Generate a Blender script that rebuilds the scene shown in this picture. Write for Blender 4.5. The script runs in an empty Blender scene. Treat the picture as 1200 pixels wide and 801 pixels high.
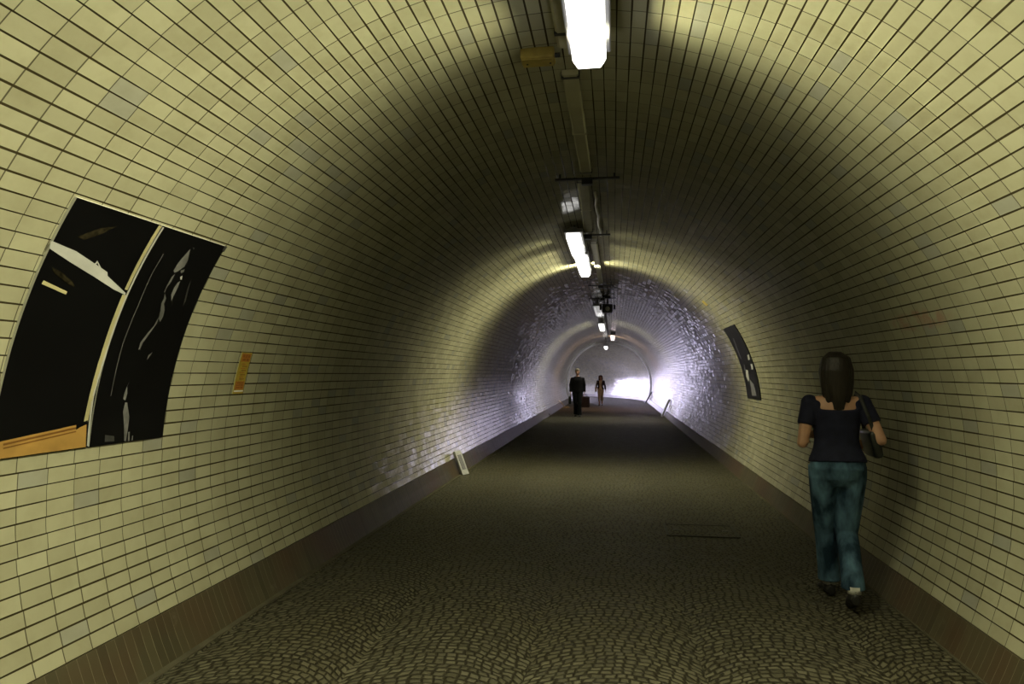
import bpy, bmesh, math, random
from mathutils import Vector, Matrix, noise
from math import sin, cos, pi, radians as rad, sqrt, atan2
random.seed(7)
S = bpy.context.scene
COL = S.collection

# ------------------------------------------------------------------ camera
H = 1.55
F = 800.0
YAW, PIT = rad(8.44), rad(2.70)
cd = bpy.data.cameras.new('camera')
cam = bpy.data.objects.new('camera', cd)
COL.objects.link(cam)
cam.location = (0, 0, H)
cam.rotation_euler = (pi/2 + PIT, 0, YAW)
cd.sensor_width = 36
cd.lens = 36*F/1200
cd.clip_start = .05
cd.clip_end = 300
S.camera = cam
CM = cam.rotation_euler.to_matrix()

# ------------------------------------------------------------------ tunnel geometry
R = 2.35                 # bore radius
CX, CZ = -.26, 1.016     # bore axis
S0, RB = 38.8, 11.5      # start and radius of the bend to the left
SE = S0 + RB*rad(55)     # daylight portal
SB = -16.0
ROW = .03178             # one tile row in radians
TH0 = .240
TL = .1632               # tile length


def ray(px, py):
    return CM @ Vector(((px-600)/F, -(py-400.5)/F, -1))


def at_z(px, py, z):
    d = ray(px, py)
    t = (z-H)/d.z
    return Vector((d.x*t, d.y*t, z))


def at_y(px, py, y):
    d = ray(px, py)
    t = y/d.y
    return Vector((d.x*t, y, H+d.z*t))


def on_bore(px, py, r=R):
    """measure a mark on the straight bore: distance along it and angle round it"""
    d = ray(px, py)
    a = d.x**2+d.z**2
    b = -(d.x*CX+d.z*(CZ-H))
    c = CX**2+(CZ-H)**2-r*r
    t = (-b+sqrt(b*b-a*c))/a
    th = atan2(d.z*t+H-CZ, d.x*t-CX)
    if th < -pi/2:
        th += 2*pi
    return d.y*t, th


def frame(s):
    """axis point and right-hand direction at distance s along the tunnel"""
    if s <= S0:
        return Vector((CX, s, 0)), Vector((1, 0, 0))
    a = (s-S0)/RB
    e = max(0, s-SE)
    if e > 0:
        a = (SE-S0)/RB
    r = Vector((cos(a), sin(a), 0))
    c = Vector((CX-RB, S0, 0)) + r*RB + Vector((-sin(a), cos(a), 0))*e
    return c, r


def bore(s, th, r=R):
    c, rt = frame(s)
    return c + rt*(r*cos(th)) + Vector((0, 0, CZ+r*sin(th)))


def svals(s0=SB, s1=SE):
    v = []
    s = s0
    while s < S0-.01:
        v.append(s)
        s += 1.0
    n = 36
    v += [S0+(s1-S0)*k/n for k in range(n+1)]
    return v


# ------------------------------------------------------------------ material helper
class NT:
    def __init__(self, name):
        self.m = bpy.data.materials.new(name)
        self.m.use_nodes = True
        self.t = self.m.node_tree
        self.t.nodes.clear()

    def n(self, typ, **kw):
        x = self.t.nodes.new(typ)
        for k, v in kw.items():
            setattr(x, k, v)
        return x

    def put(self, sock, v):
        if isinstance(v, bpy.types.NodeSocket):
            self.t.links.new(v, sock)
        else:
            sock.default_value = v

    def math(self, op, a, b=None, c=None, clamp=False):
        x = self.n('ShaderNodeMath', operation=op, use_clamp=clamp)
        self.put(x.inputs[0], a)
        if b is not None:
            self.put(x.inputs[1], b)
        if c is not None:
            self.put(x.inputs[2], c)
        return x.outputs[0]

    def mix(self, f, a, b, blend='MIX'):
        x = self.n('ShaderNodeMix', data_type='RGBA', blend_type=blend)
        self.put(x.inputs[0], f)
        for i, v in ((6, a), (7, b)):
            if isinstance(v, (tuple, list)) and len(v) == 3:
                v = (*v, 1)
            self.put(x.inputs[i], v)
        return x.outputs[2]

    def rng(self, v, a, b, c=0.0, d=1.0, smooth=False):
        x = self.n('ShaderNodeMapRange', clamp=True)
        if smooth:
            x.interpolation_type = 'SMOOTHSTEP'
        for i, q in enumerate((v, a, b, c, d)):
            self.put(x.inputs[i], q)
        return x.outputs[0]

    def noise(self, vec, scale, detail=3, rough=.5):
        x = self.n('ShaderNodeTexNoise')
        if vec is not None:
            self.put(x.inputs['Vector'], vec)
        x.inputs['Scale'].default_value = scale
        x.inputs['Detail'].default_value = detail
        x.inputs['Roughness'].default_value = rough
        return x.outputs[0]

    def white(self, x_, y_, z_=0.0):
        c = self.n('ShaderNodeCombineXYZ')
        for i, q in enumerate((x_, y_, z_)):
            self.put(c.inputs[i], q)
        w = self.n('ShaderNodeTexWhiteNoise', noise_dimensions='3D')
        self.put(w.inputs['Vector'], c.outputs[0])
        return w.outputs['Value'], w.outputs['Color']

    def vmath(self, op, a, b=None, scale=None):
        x = self.n('ShaderNodeVectorMath', operation=op)
        self.put(x.inputs[0], a)
        if b is not None:
            self.put(x.inputs[1], b)
        if scale is not None:
            self.put(x.inputs['Scale'], scale)
        return x.outputs[0]

    def out(self, base, rough=.5, metal=0.0, normal=None, spec=.5, emit=None, strength=0.0, coat=0.0):
        p = self.n('ShaderNodeBsdfPrincipled')
        if isinstance(base, (tuple, list)) and len(base) == 3:
            base = (*base, 1)
        self.put(p.inputs['Base Color'], base)
        self.put(p.inputs['Roughness'], rough)
        self.put(p.inputs['Metallic'], metal)
        self.put(p.inputs['Specular IOR Level'], spec)
        if coat:
            self.put(p.inputs['Coat Weight'], coat)
        if normal is not None:
            self.put(p.inputs['Normal'], normal)
        o = self.n('ShaderNodeOutputMaterial')
        self.t.links.new(p.outputs[0], o.inputs[0])
        return self.m

    def bump(self, h, strength=.5, dist=.01, normal=None):
        b = self.n('ShaderNodeBump')
        self.put(b.inputs['Strength'], strength)
        self.put(b.inputs['Distance'], dist)
        self.put(b.inputs['Height'], h)
        if normal is not None:
            self.put(b.inputs['Normal'], normal)
        return b.outputs[0]


def simple(name, col, rough=.6, metal=0.0, var=.25, scale=12, spec=.5, bump=0.0, coat=0.0):
    t = NT(name)
    tc = t.n('ShaderNodeTexCoord').outputs['Object']
    n = t.noise(tc, scale, 4)
    f = t.rng(n, .3, .7)
    c = t.mix(f, tuple(x*(1-var) for x in col), tuple(min(1, x*(1+var)) for x in col))
    nm = t.bump(n, bump, .01) if bump else None
    return t.out(c, rough, metal, nm, spec, coat=coat)


def mat_tile():
    t = NT('glazed_cream_tile')
    uv = t.n('ShaderNodeUVMap', uv_map='UVMap').outputs[0]
    sp = t.n('ShaderNodeSeparateXYZ')
    t.put(sp.inputs[0], uv)
    u, v = sp.outputs[0], sp.outputs[1]
    rv = t.math('FLOOR', v)
    jit, _ = t.white(0.0, rv, 3.0)
    u2 = t.math('ADD', u, t.math('MULTIPLY', t.math('SUBTRACT', jit, .5), .07))
    cu = t.math('FLOOR', u2)
    val, rc = t.white(cu, rv, 1.0)
    fu, fv = t.math('FRACT', u2), t.math('FRACT', v)
    du = t.math('MULTIPLY', t.math('MINIMUM', fu, t.math('SUBTRACT', 1.0, fu)), TL)
    dv = t.math('MULTIPLY', t.math('MINIMUM', fv, t.math('SUBTRACT', 1.0, fv)), ROW*R)
    geo = t.n('ShaderNodeNewGeometry')
    pos = geo.outputs['Position']
    wn = t.noise(pos, 2.2, 3)
    wv = t.rng(wn, .35, .65, .0020, .0046)
    wu = t.rng(wn, .35, .65, .0012, .0030)
    mv = t.math('SUBTRACT', 1.0, t.rng(dv, wv, t.math('ADD', wv, .0013), 0.0, 1.0))
    mu = t.math('SUBTRACT', 1.0, t.rng(du, wu, t.math('ADD', wu, .001), 0.0, 1.0))
    joint = t.math('MAXIMUM', mv, t.math('MULTIPLY', mu, .85))
    base = t.mix(val, (.30, .29, .205), (.36, .35, .25))
    odd, _ = t.white(cu, rv, 9.0)
    base = t.mix(t.math('MULTIPLY', t.math('GREATER_THAN', odd, .95), .65), base, (.25, .255, .235))
    dirt = t.noise(pos, 5.0, 6, .65)
    base = t.mix(t.rng(dirt, .45, .85, 0.0, .35), base, (.16, .14, .075))
    # faint pink paint smear left on one stretch of the right-hand tiles
    c1 = t.n('ShaderNodeCombineXYZ')
    t.put(c1.inputs[0], t.math('MULTIPLY', t.math('SUBTRACT', u, SMEAR[0]/TL), 1/3.0))
    t.put(c1.inputs[1], t.math('MULTIPLY', t.math('SUBTRACT', v, (SMEAR[1]-TH0)/ROW), 1/1.1))
    ln = t.n('ShaderNodeVectorMath', operation='LENGTH')
    t.put(ln.inputs[0], c1.outputs[0])
    sm = t.math('MULTIPLY', t.rng(ln.outputs['Value'], .55, 1.0, 1.0, 0.0, True), t.rng(t.noise(pos, 9.0, 3), .42, .6, 0.0, .45))
    base = t.mix(sm, base, (.33, .12, .10))
    grout = t.mix(t.rng(wn, .4, .6), (.014, .010, .004), (.035, .028, .013))
    col = t.mix(joint, base, grout)
    tilt = t.vmath('SCALE', t.vmath('SUBTRACT', rc, (.5, .5, .5)), scale=.042)
    nrm = t.vmath('NORMALIZE', t.vmath('ADD', geo.outputs['Normal'], tilt))
    hgt = t.math('ADD', t.math('SUBTRACT', 1.0, joint), t.math('MULTIPLY', t.noise(pos, 30.0, 2), .15))
    nb = t.bump(hgt, .2, .002, nrm)
    rough = t.mix(joint, t.mix(t.rng(dirt, .4, .7), (.11,)*3, (.24,)*3), (.8,)*3)
    return t.out(col, rough, 0.0, nb, t.math('MULTIPLY', t.math('SUBTRACT', 1.0, t.math('MULTIPLY', joint, .9)), .5))


def mat_plinth():
    t = NT('dark_plinth_tile')
    uv = t.n('ShaderNodeUVMap', uv_map='UVMap').outputs[0]
    sp = t.n('ShaderNodeSeparateXYZ')
    t.put(sp.inputs[0], uv)
    u = t.math('MULTIPLY', sp.outputs[0], TL/.06)
    cu = t.math('FLOOR', u)
    fu = t.math('FRACT', u)
    val, rc = t.white(cu, 0.0, 5.0)
    d = t.math('MULTIPLY', t.math('MINIMUM', fu, t.math('SUBTRACT', 1.0, fu)), .06)
    j = t.math('SUBTRACT', 1.0, t.rng(d, .0009, .0019))
    pos = t.n('ShaderNodeNewGeometry').outputs['Position']
    red = t.math('MULTIPLY', t.rng(t.noise(pos, 1.3, 2), .5, .62), .6)
    base = t.mix(val, (.042, .036, .020), (.066, .057, .032))
    base = t.mix(red, base, (.062, .032, .018))
    scuff = t.rng(t.noise(pos, 6.0, 6, .7), .62, .8, 0.0, .5)
    base = t.mix(scuff, base, (.16, .14, .10))
    jn = t.math('MULTIPLY', j, t.rng(t.noise(pos, 2.0, 2), .35, .6, .15, .8))
    col = t.mix(jn, base, (.20, .18, .12))
    return t.out(col, .5, 0.0, t.bump(t.math('SUBTRACT', 1.0, j), .3, .002), .35)


def mat_setts():
    t = NT('granite_setts')
    pos = t.n('ShaderNodeNewGeometry').outputs['Position']
    wob = t.vmath('SCALE', t.vmath('SUBTRACT', t.n_color(pos, 4.5), (.5, .5, .5)), scale=.085)
    p = t.vmath('ADD', pos, wob)
    sp = t.n('ShaderNodeSeparateXYZ')
    t.put(sp.inputs[0], p)
    x, y = sp.outputs[0], sp.outputs[1]
    W = .92
    a = t.math('DIVIDE', t.math('ADD', x, 2.3), W)
    s = t.math('SUBTRACT', t.math('FRACT', a), .5)
    arc = t.math('MULTIPLY', t.math('MULTIPLY', s, s), 1.0)
    v = t.math('DIVIDE', t.math('ADD', y, arc), .048)
    rv = t.math('FLOOR', v)
    fv = t.math('FRACT', v)
    off, _ = t.white(rv, t.math('FLOOR', a), 2.0)
    u = t.math('ADD', t.math('DIVIDE', x, .058), t.math('MULTIPLY', off, 7.0))
    cu = t.math('FLOOR', u)
    fu = t.math('FRACT', u)
    val, rc = t.white(cu, rv, 4.0)
    du = t.math('MULTIPLY', t.math('MINIMUM', fu, t.math('SUBTRACT', 1.0, fu)), .058)
    dv = t.math('MULTIPLY', t.math('MINIMUM', fv, t.math('SUBTRACT', 1.0, fv)), .048)
    d = t.math('MINIMUM', du, dv)
    jw = t.rng(t.noise(pos, 9.0, 2), .35, .65, .001, .0048)
    top = t.rng(d, jw, t.math('ADD', jw, .009), 0.0, 1.0, True)
    big = t.noise(pos, .9, 4)
    st = t.mix(val, (.062, .058, .037), (.128, .12, .082))
    st = t.mix(t.rng(big, .45, .68, 0.0, .45), st, (.075, .065, .03))
    fine = t.noise(pos, 60.0, 3)
    st = t.mix(t.math('MULTIPLY', fine, .3), st, (.07, .065, .05))
    col = t.mix(top, (.020, .017, .009), st)
    # stone relief: joints, uneven stones and fine grain
    h = t.math('ADD', t.math('MULTIPLY', top, 1.0), t.math('ADD', t.math('MULTIPLY', val, .5), t.math('MULTIPLY', fine, .2)))
    rough = t.rng(val, 0.0, 1.0, .52, .75)
    return t.out(col, rough, 0.0, t.bump(h, .8, .008), .25)


def _ncol(self, vec, scale):
    x = self.n('ShaderNodeTexNoise')
    self.put(x.inputs['Vector'], vec)
    x.inputs['Scale'].default_value = scale
    x.inputs['Detail'].default_value = 2
    return x.outputs['Color']


NT.n_color = _ncol


def mat_lamp(name, col, strength):
    """prismatic cover: lets the tubes' light through and glows itself"""
    t = NT(name)
    tr = t.n('ShaderNodeBsdfTransparent')
    tr.inputs[0].default_value = (.92, .92, .92, 1)
    em = t.n('ShaderNodeEmission')
    tc = t.n('ShaderNodeTexCoord').outputs['Object']
    w = t.n('ShaderNodeTexWave', wave_type='BANDS', bands_direction='Y')
    t.put(w.inputs['Vector'], tc)
    w.inputs['Scale'].default_value = 10
    em.inputs[0].default_value = (*col, 1)
    t.put(em.inputs[1], t.rng(w.outputs['Fac'], 0.0, .5, strength*.75, strength))
    ad = t.n('ShaderNodeAddShader')
    t.t.links.new(tr.outputs[0], ad.inputs[0])
    t.t.links.new(em.outputs[0], ad.inputs[1])
    o = t.n('ShaderNodeOutputMaterial')
    t.t.links.new(ad.outputs[0], o.inputs[0])
    return t.m


SMEAR = on_bore(1082, 374)
M = {}
M['tile'] = mat_tile()
M['plinth'] = mat_plinth()
M['setts'] = mat_setts()
M['concrete'] = simple('grey_concrete', (.17, .155, .11), .8, 0, .3, 6, .3, .3)
M['edging'] = simple('dark_edging_stone', (.075, .068, .045), .75, 0, .3, 6, .3, .3)
M['asphalt'] = simple('wet_dark_asphalt', (.03, .03, .032), .8, 0, .2, 6, .2)
M['rim'] = simple('pale_rim_concrete', (.62, .61, .57), .35, 0, .15, 6)
M['steel'] = simple('glossy_cream_trunking', (.40, .385, .27), .2, 0, .12, 3)
M['grey_metal'] = simple('grey_painted_metal', (.24, .24, .25), .45, .2, .15, 8)
M['dark_metal'] = simple('dark_metal', (.03, .03, .03), .5, .4, .2, 9)
M['black'] = simple('black_plastic', (.012, .012, .013), .35, 0, .2, 9)
M['ochre'] = simple('ochre_box_plastic', (.26, .195, .04), .5, 0, .25, 14)
M['white_pipe'] = simple('pale_conduit_plastic', (.55, .54, .48), .3, 0, .1, 6)
M['white_paint'] = simple('white_enamel', (.7, .7, .72), .3, 0, .05, 6)
M['slab'] = simple('pale_grey_slab', (.42, .42, .45), .55, 0, .2, 20)
M['slab_dark'] = simple('dark_grey_slab', (.07, .07, .075), .7, 0, .2, 20)
M['inset'] = simple('violet_grey_inset', (.19, .185, .22), .6, 0, .25, 60)
M['wood'] = simple('raw_pale_wood', (.45, .34, .15), .7, 0, .25, 20)
M['cast'] = simple('cast_iron', (.03, .028, .022), .55, .5, .3, 30)
# posters
M['p_black'] = simple('poster_black', (.0022, .0022, .0026), .45, 0, .2, 3, .15)
M['p_white'] = simple('poster_white', (.42, .42, .42), .4, 0, .15, 6)
M['p_cream'] = simple('poster_cream', (.40, .36, .20), .4, 0, .15, 6)
M['p_grey'] = simple('poster_grey', (.13, .13, .135), .4, 0, .45, 12)
M['p_dim'] = simple('poster_dim_grey', (.035, .035, .036), .4, 0, .4, 12)
M['p_wood'] = simple('poster_orange_wood', (.31, .18, .05), .4, 0, .2, 8)
M['p_wood_dark'] = simple('poster_brown_line', (.14, .06, .012), .4, 0, .2, 8)
M['p_smear'] = simple('poster_brown_smear', (.016, .013, .007), .5, 0, .8, 40, .1)
M['p_edge'] = simple('poster_paper_edge', (.5, .5, .45), .6, 0, .1, 8)
M['p_gloss'] = simple('poster_dark_gloss', (.008, .008, .009), .5, 0, .6, 5, .12)
M['s_yellow'] = simple('sticker_yellow', (.34, .25, .03), .5, 0, .15, 30)
M['s_pale'] = simple('sticker_pale', (.5, .46, .22), .5, 0, .1, 30)
M['s_orange'] = simple('sticker_orange', (.34, .13, .02), .5, 0, .15, 30)
M['s_ink'] = simple('sticker_ink', (.22, .075, .01), .5, 0, .2, 30)
# people
M['skin'] = simple('skin', (.42, .235, .15), .5, 0, .08, 14)
M['navy'] = simple('navy_jersey', (.010, .011, .026), .85, 0, .25, 18, .2, .2)
M['black_cloth'] = simple('black_cloth', (.005, .0045, .005), .9, 0, .25, 14, .2, .2)
M['dark_jacket'] = simple('dark_jacket_cloth', (.022, .018, .022), .8, 0, .25, 14, .2, .2)
M['cream_cloth'] = simple('cream_cloth', (.42, .37, .27), .85, 0, .15, 14, .2, .2)
M['black_trousers'] = simple('charcoal_trouser_cloth', (.007, .008, .0085), .9, 0, .3, 14, .2, .2)
M['brown_leather'] = simple('dark_brown_leather', (.028, .011, .010), .4, 0, .3, 20)
M['bag_black'] = simple('black_bag_leather', (.008, .010, .009), .35, 0, .3, 20)
M['shoe'] = simple('black_shoe', (.012, .012, .012), .5, 0, .2, 20)
M['sole'] = simple('pale_sock', (.40, .40, .38), .8, 0, .15, 40)
M['eye'] = simple('eye', (.25, .22, .2), .2, 0, .05, 20)
M['lip'] = simple('lip', (.30, .11, .09), .5, 0, .1, 20)


def mat_hair(name, a, b):
    t = NT(name)
    tc = t.n('ShaderNodeTexCoord').outputs['Object']
    mp = t.n('ShaderNodeMapping')
    t.put(mp.inputs[0], tc)
    mp.inputs['Scale'].default_value = (60, 60, 3)
    n = t.noise(mp.outputs[0], 2.5, 4)
    return t.out(t.mix(t.rng(n, .35, .65), a, b), .45, 0.0, t.bump(n, .8, .006), .4)


def mat_jeans():
    t = NT('faded_blue_denim')
    tc = t.n('ShaderNodeTexCoord').outputs['Object']
    mp = t.n('ShaderNodeMapping')
    t.put(mp.inputs[0], tc)
    mp.inputs['Scale'].default_value = (9, 9, 4)
    n = t.noise(mp.outputs[0], 1.0, 3)
    f = t.noise(tc, 90.0, 3)
    c = t.mix(t.rng(n, .41, .68), (.006, .018, .036), (.10, .19, .28))
    c = t.mix(t.math('MULTIPLY', f, .3), c, (.03, .07, .11))
    return t.out(c, .85, 0.0, t.bump(t.noise(mp.outputs[0], 3.0, 3), .5, .02), .2)


M['hair_dark'] = mat_hair('dark_brown_hair', (.006, .004, .003), (.017, .011, .007))
M['hair_fair'] = mat_hair('fair_hair', (.10, .085, .055), (.22, .19, .13))
M['hair_red'] = mat_hair('auburn_hair', (.045, .014, .010), (.10, .035, .022))
M['jeans'] = mat_jeans()


# ------------------------------------------------------------------ mesh helpers
def link(name, bm, mats, parent=None, smooth=False):
    me = bpy.data.meshes.new(name)
    bmesh.ops.recalc_face_normals(bm, faces=bm.faces)
    if smooth:
        for f in bm.faces:
            f.smooth = True
    bm.to_mesh(me)
    bm.free()
    if not isinstance(mats, (list, tuple)):
        mats = [mats]
    for m in mats:
        me.materials.append(m)
    o = bpy.data.objects.new(name, me)
    COL.objects.link(o)
    if parent:
        o.parent = parent
    return o


def tag(o, label, cat, group=None):
    o['label'] = label
    o['category'] = cat
    if group:
        o['group'] = group
    return o


def empty(name, loc, label, cat, group=None, rz=0.0):
    o = bpy.data.objects.new(name, None)
    COL.objects.link(o)
    o.location = loc
    o.rotation_euler = (0, 0, rz)
    o.empty_display_size = .1
    return tag(o, label, cat, group)


def box(bm, c, size, mat=Matrix.Identity(3), mi=0, bev=0.0):
    vs = []
    for x in (-.5, .5):
        for y in (-.5, .5):
            for z in (-.5, .5):
                vs.append(bm.verts.new(Vector(c)+mat @ Vector((x*size[0], y*size[1], z*size[2]))))
    fs = []
    for q in ((0, 1, 3, 2), (4, 6, 7, 5), (0, 4, 5, 1), (2, 3, 7, 6), (0, 2, 6, 4), (1, 5, 7, 3)):
        f = bm.faces.new([vs[i] for i in q])
        f.material_index = mi
        fs.append(f)
    if bev:
        es = list({e for f in fs for e in f.edges})
        r = bmesh.ops.bevel(bm, geom=es, offset=bev, segments=2, affect='EDGES', profile=.5)
        for f in r['faces']:
            f.material_index = mi
    return fs


def tube(bm, pts, rad_, n=12, caps=True, flat=None, up=Vector((0, 1, 0)), mi=0):
    """round or elliptical tapered tube through points; rad_: radius or (a, b) per point, a across, b along up"""
    pts = [Vector(p) for p in pts]
    rings = []
    for i, p in enumerate(pts):
        d = (pts[min(i+1, len(pts)-1)]-pts[max(i-1, 0)]).normalized()
        u = up if flat is None else flat
        if abs(d.dot(u)) > .95:
            u = Vector((1, 0, 0)) if abs(d.x) < .9 else Vector((0, 0, 1))
        a = d.cross(u).normalized()
        b = a.cross(d).normalized()
        r = rad_[i] if isinstance(rad_, (list, tuple)) else rad_
        ra, rb = r if isinstance(r, (list, tuple)) else (r, r)
        rings.append([bm.verts.new(p+a*(ra*cos(2*pi*k/n))+b*(rb*sin(2*pi*k/n))) for k in range(n)])
    for a, b in zip(rings, rings[1:]):
        for k in range(n):
            f = bm.faces.new((a[k], a[(k+1) % n], b[(k+1) % n], b[k]))
            f.material_index = mi
    if caps:
        bm.faces.new(rings[0][::-1]).material_index = mi
        bm.faces.new(rings[-1]).material_index = mi
    return rings


def ell(bm, c, r, n=16, m=10, mat=Matrix.Identity(3)):
    c = Vector(c)
    r = r if isinstance(r, (list, tuple)) else (r, r, r)
    top = bm.verts.new(c+mat @ Vector((0, 0, r[2])))
    bot = bm.verts.new(c-mat @ Vector((0, 0, r[2])))
    rows = []
    for i in range(1, m):
        ph = pi*i/m
        rows.append([bm.verts.new(c+mat @ Vector((r[0]*sin(ph)*cos(2*pi*k/n), r[1]*sin(ph)*sin(2*pi*k/n), r[2]*cos(ph)))) for k in range(n)])
    for k in range(n):
        bm.faces.new((top, rows[0][k], rows[0][(k+1) % n]))
        bm.faces.new((bot, rows[-1][(k+1) % n], rows[-1][k]))
    for a, b in zip(rows, rows[1:]):
        for k in range(n):
            bm.faces.new((a[k], b[k], b[(k+1) % n], a[(k+1) % n]))


def fuse(name, bm, mat, parent, voxel=.007, smooth=6):
    """melt overlapping solids into one continuous skin"""
    bmesh.ops.recalc_face_normals(bm, faces=bm.faces)
    me = bpy.data.meshes.new(name)
    bm.to_mesh(me)
    bm.free()
    o = bpy.data.objects.new(name, me)
    COL.objects.link(o)
    r = o.modifiers.new('r', 'REMESH')
    r.mode = 'VOXEL'
    r.voxel_size = voxel
    r.use_smooth_shade = True
    s = o.modifiers.new('s', 'SMOOTH')
    s.factor = .5
    s.iterations = smooth
    dg = bpy.context.evaluated_depsgraph_get()
    me2 = bpy.data.meshes.new_from_object(o.evaluated_get(dg))
    o.modifiers.clear()
    o.data = me2
    me2.name = name
    bpy.data.meshes.remove(me)
    me2.materials.clear()
    me2.materials.append(mat)
    for p in me2.polygons:
        p.use_smooth = True
    o.parent = parent
    return o


def structure(o):
    o['kind'] = 'structure'
    return o


# ------------------------------------------------------------------ the bore
def bore_strip(name, ta, tb, mat, r=R, n=None, label=None, s0=SB, s1=SE, inward=True):
    n = n or max(2, int((tb-ta)/ROW/1.0))
    sv = svals(s0, s1)
    me = bpy.data.meshes.new(name)
    vs, nr, uvs = [], [], []
    for s in sv:
        for k in range(n+1):
            th = ta+(tb-ta)*k/n
            vs.append(bore(s, th, r))
            c, rt = frame(s)
            nr.append(-(rt*cos(th)+Vector((0, 0, sin(th)))))
            uvs.append((s/TL-UOFF, (th-TH0)/ROW))
    fs = []
    w = n+1
    for i in range(len(sv)-1):
        for k in range(n):
            fs.append((i*w+k, i*w+k+1, (i+1)*w+k+1, (i+1)*w+k))
    me.from_pydata(vs, [], fs)
    l = me.uv_layers.new(name='UVMap')
    for lp in me.loops:
        l.data[lp.index].uv = uvs[lp.vertex_index]
    for p in me.polygons:
        p.use_smooth = True
    # faces must look into the tunnel
    if me.polygons[0].normal.dot(nr[0]) < 0:
        me.flip_normals()
    me.normals_split_custom_set_from_vertices(nr)
    me.materials.append(mat)
    o = bpy.data.objects.new(name, me)
    COL.objects.link(o)
    if label:
        o['label'] = label
    return structure(o)


UOFF = (on_bore(20.7, 543)[0]/TL) % 1
TFL = -math.asin(CZ/R)               # where the bore meets the floor
TPR = TH0-19*ROW                     # top of the plinth, right
TPL = pi-.232+18*ROW                 # top of the plinth, left
bore_strip('wall_right', TFL-.01, rad(55), M['tile'])
bore_strip('ceiling', rad(55), rad(125), M['tile'])
bore_strip('wall_left', rad(125), pi-TFL+.01, M['tile'])


def plinth(name, ta, tb):
    """proud dark course along the foot of the wall: face, top edge and bottom"""
    sv = svals()
    bm = bmesh.new()
    uvl = bm.loops.layers.uv.new('UVMap')
    prof = [(ta, R-.022), ((ta+tb)/2, R-.022), (tb, R-.022), (tb, R+.01), (ta, R+.01)]
    rows = []
    for s in sv:
        rows.append([bm.verts.new(bore(s, th, r)) for th, r in prof])
    for i in range(len(sv)-1):
        for k in range(len(prof)):
            k2 = (k+1) % len(prof)
            f = bm.faces.new((rows[i][k], rows[i][k2], rows[i+1][k2], rows[i+1][k]))
            for lp, (ss, kk) in zip(f.loops, ((sv[i], k), (sv[i], k2), (sv[i+1], k2), (sv[i+1], k))):
                lp[uvl].uv = (ss/TL, kk)
    return structure(link(name, bm, M['plinth']))


plinth('baseboard_right', TFL-.004, TPR)
plinth('baseboard_left', pi-TFL+.004, TPL)

bm = bmesh.new()
rows = []
for s in svals():
    c, rt = frame(s)
    rows.append([bm.verts.new(c+rt*x) for x in (-2.2, -1.1, 0, 1.1, 2.2)])
for a, b in zip(rows, rows[1:]):
    for k in range(4):
        bm.faces.new((a[k], a[k+1], b[k+1], b[k]))
fl = structure(link('floor', bm, M['setts']))

for i, (xa, xb) in enumerate(((-2.13, -2.055), (2.085, 2.13))):     # narrow smooth edging along the plinths
    bm = bmesh.new()
    rows = []
    for s in svals():
        c, rt = frame(s)
        rows.append([bm.verts.new(c+rt*x+Vector((0, 0, z))) for x, z in ((xa, -.02), (xa, .008), (xb, .008), (xb, -.02))])
    for a, b in zip(rows, rows[1:]):
        for k in range(3):
            bm.faces.new((a[k], a[k+1], b[k+1], b[k]))
    structure(link('trim_%d' % (i+1), bm, M['edging']))

# pale ring where the straight bore ends and the bend begins
bm = bmesh.new()
prof = [(S0-.12, R+.02), (S0, R-.07), (S0+.22, R-.07), (S0+.22, R+.02)]
nn = 72
rows = []
for k in range(nn+1):
    th = TFL+.01+(pi-2*TFL-.02)*k/nn
    rows.append([bm.verts.new(bore(s, th, r)) for s, r in prof])
for a, b in zip(rows, rows[1:]):
    for k in range(3):
        bm.faces.new((a[k], a[k+1], b[k+1], b[k]))
structure(link('trim_3', bm, M['rim']))

# unseen cap added far behind the camera to keep daylight out
bm = bmesh.new()
vs = [bm.verts.new(bore(SB, TFL+(pi-2*TFL)*k/48, R+.02)) for k in range(49)]
bm.faces.new(vs)
structure(link('back_light_cap', bm, M['concrete']))

# ground outside the portal
bm = bmesh.new()
c, rt = frame(SE)
dv = Vector((-rt.y, rt.x, 0))
vs = [bm.verts.new(c+rt*x+dv*y+Vector((0, 0, -.01))) for x, y in ((-7, 0), (7, 0), (7, 14), (-7, 14))]
bm.faces.new(vs)
structure(link('ground_outside', bm, M['asphalt']))


# ------------------------------------------------------------------ lamps
WARM = (1.0, .955, .58)
COOL = (.84, .83, 1.0)
M['lamp_warm'] = mat_lamp('lamp_cover_lit', (1, .98, .93), 1.7)
M['lamp_dim'] = mat_lamp('lamp_cover_half_lit', (1, .98, .93), 1.15)
M['lamp_pink'] = mat_lamp('lamp_cover_pinkish', (1, .83, .82), 1.1)
M['lamp_off'] = mat_lamp('lamp_cover_faint', (1, .98, .95), .3)


def ceil_z(x):
    return CZ+sqrt(R*R-(x-CX)**2)


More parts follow.
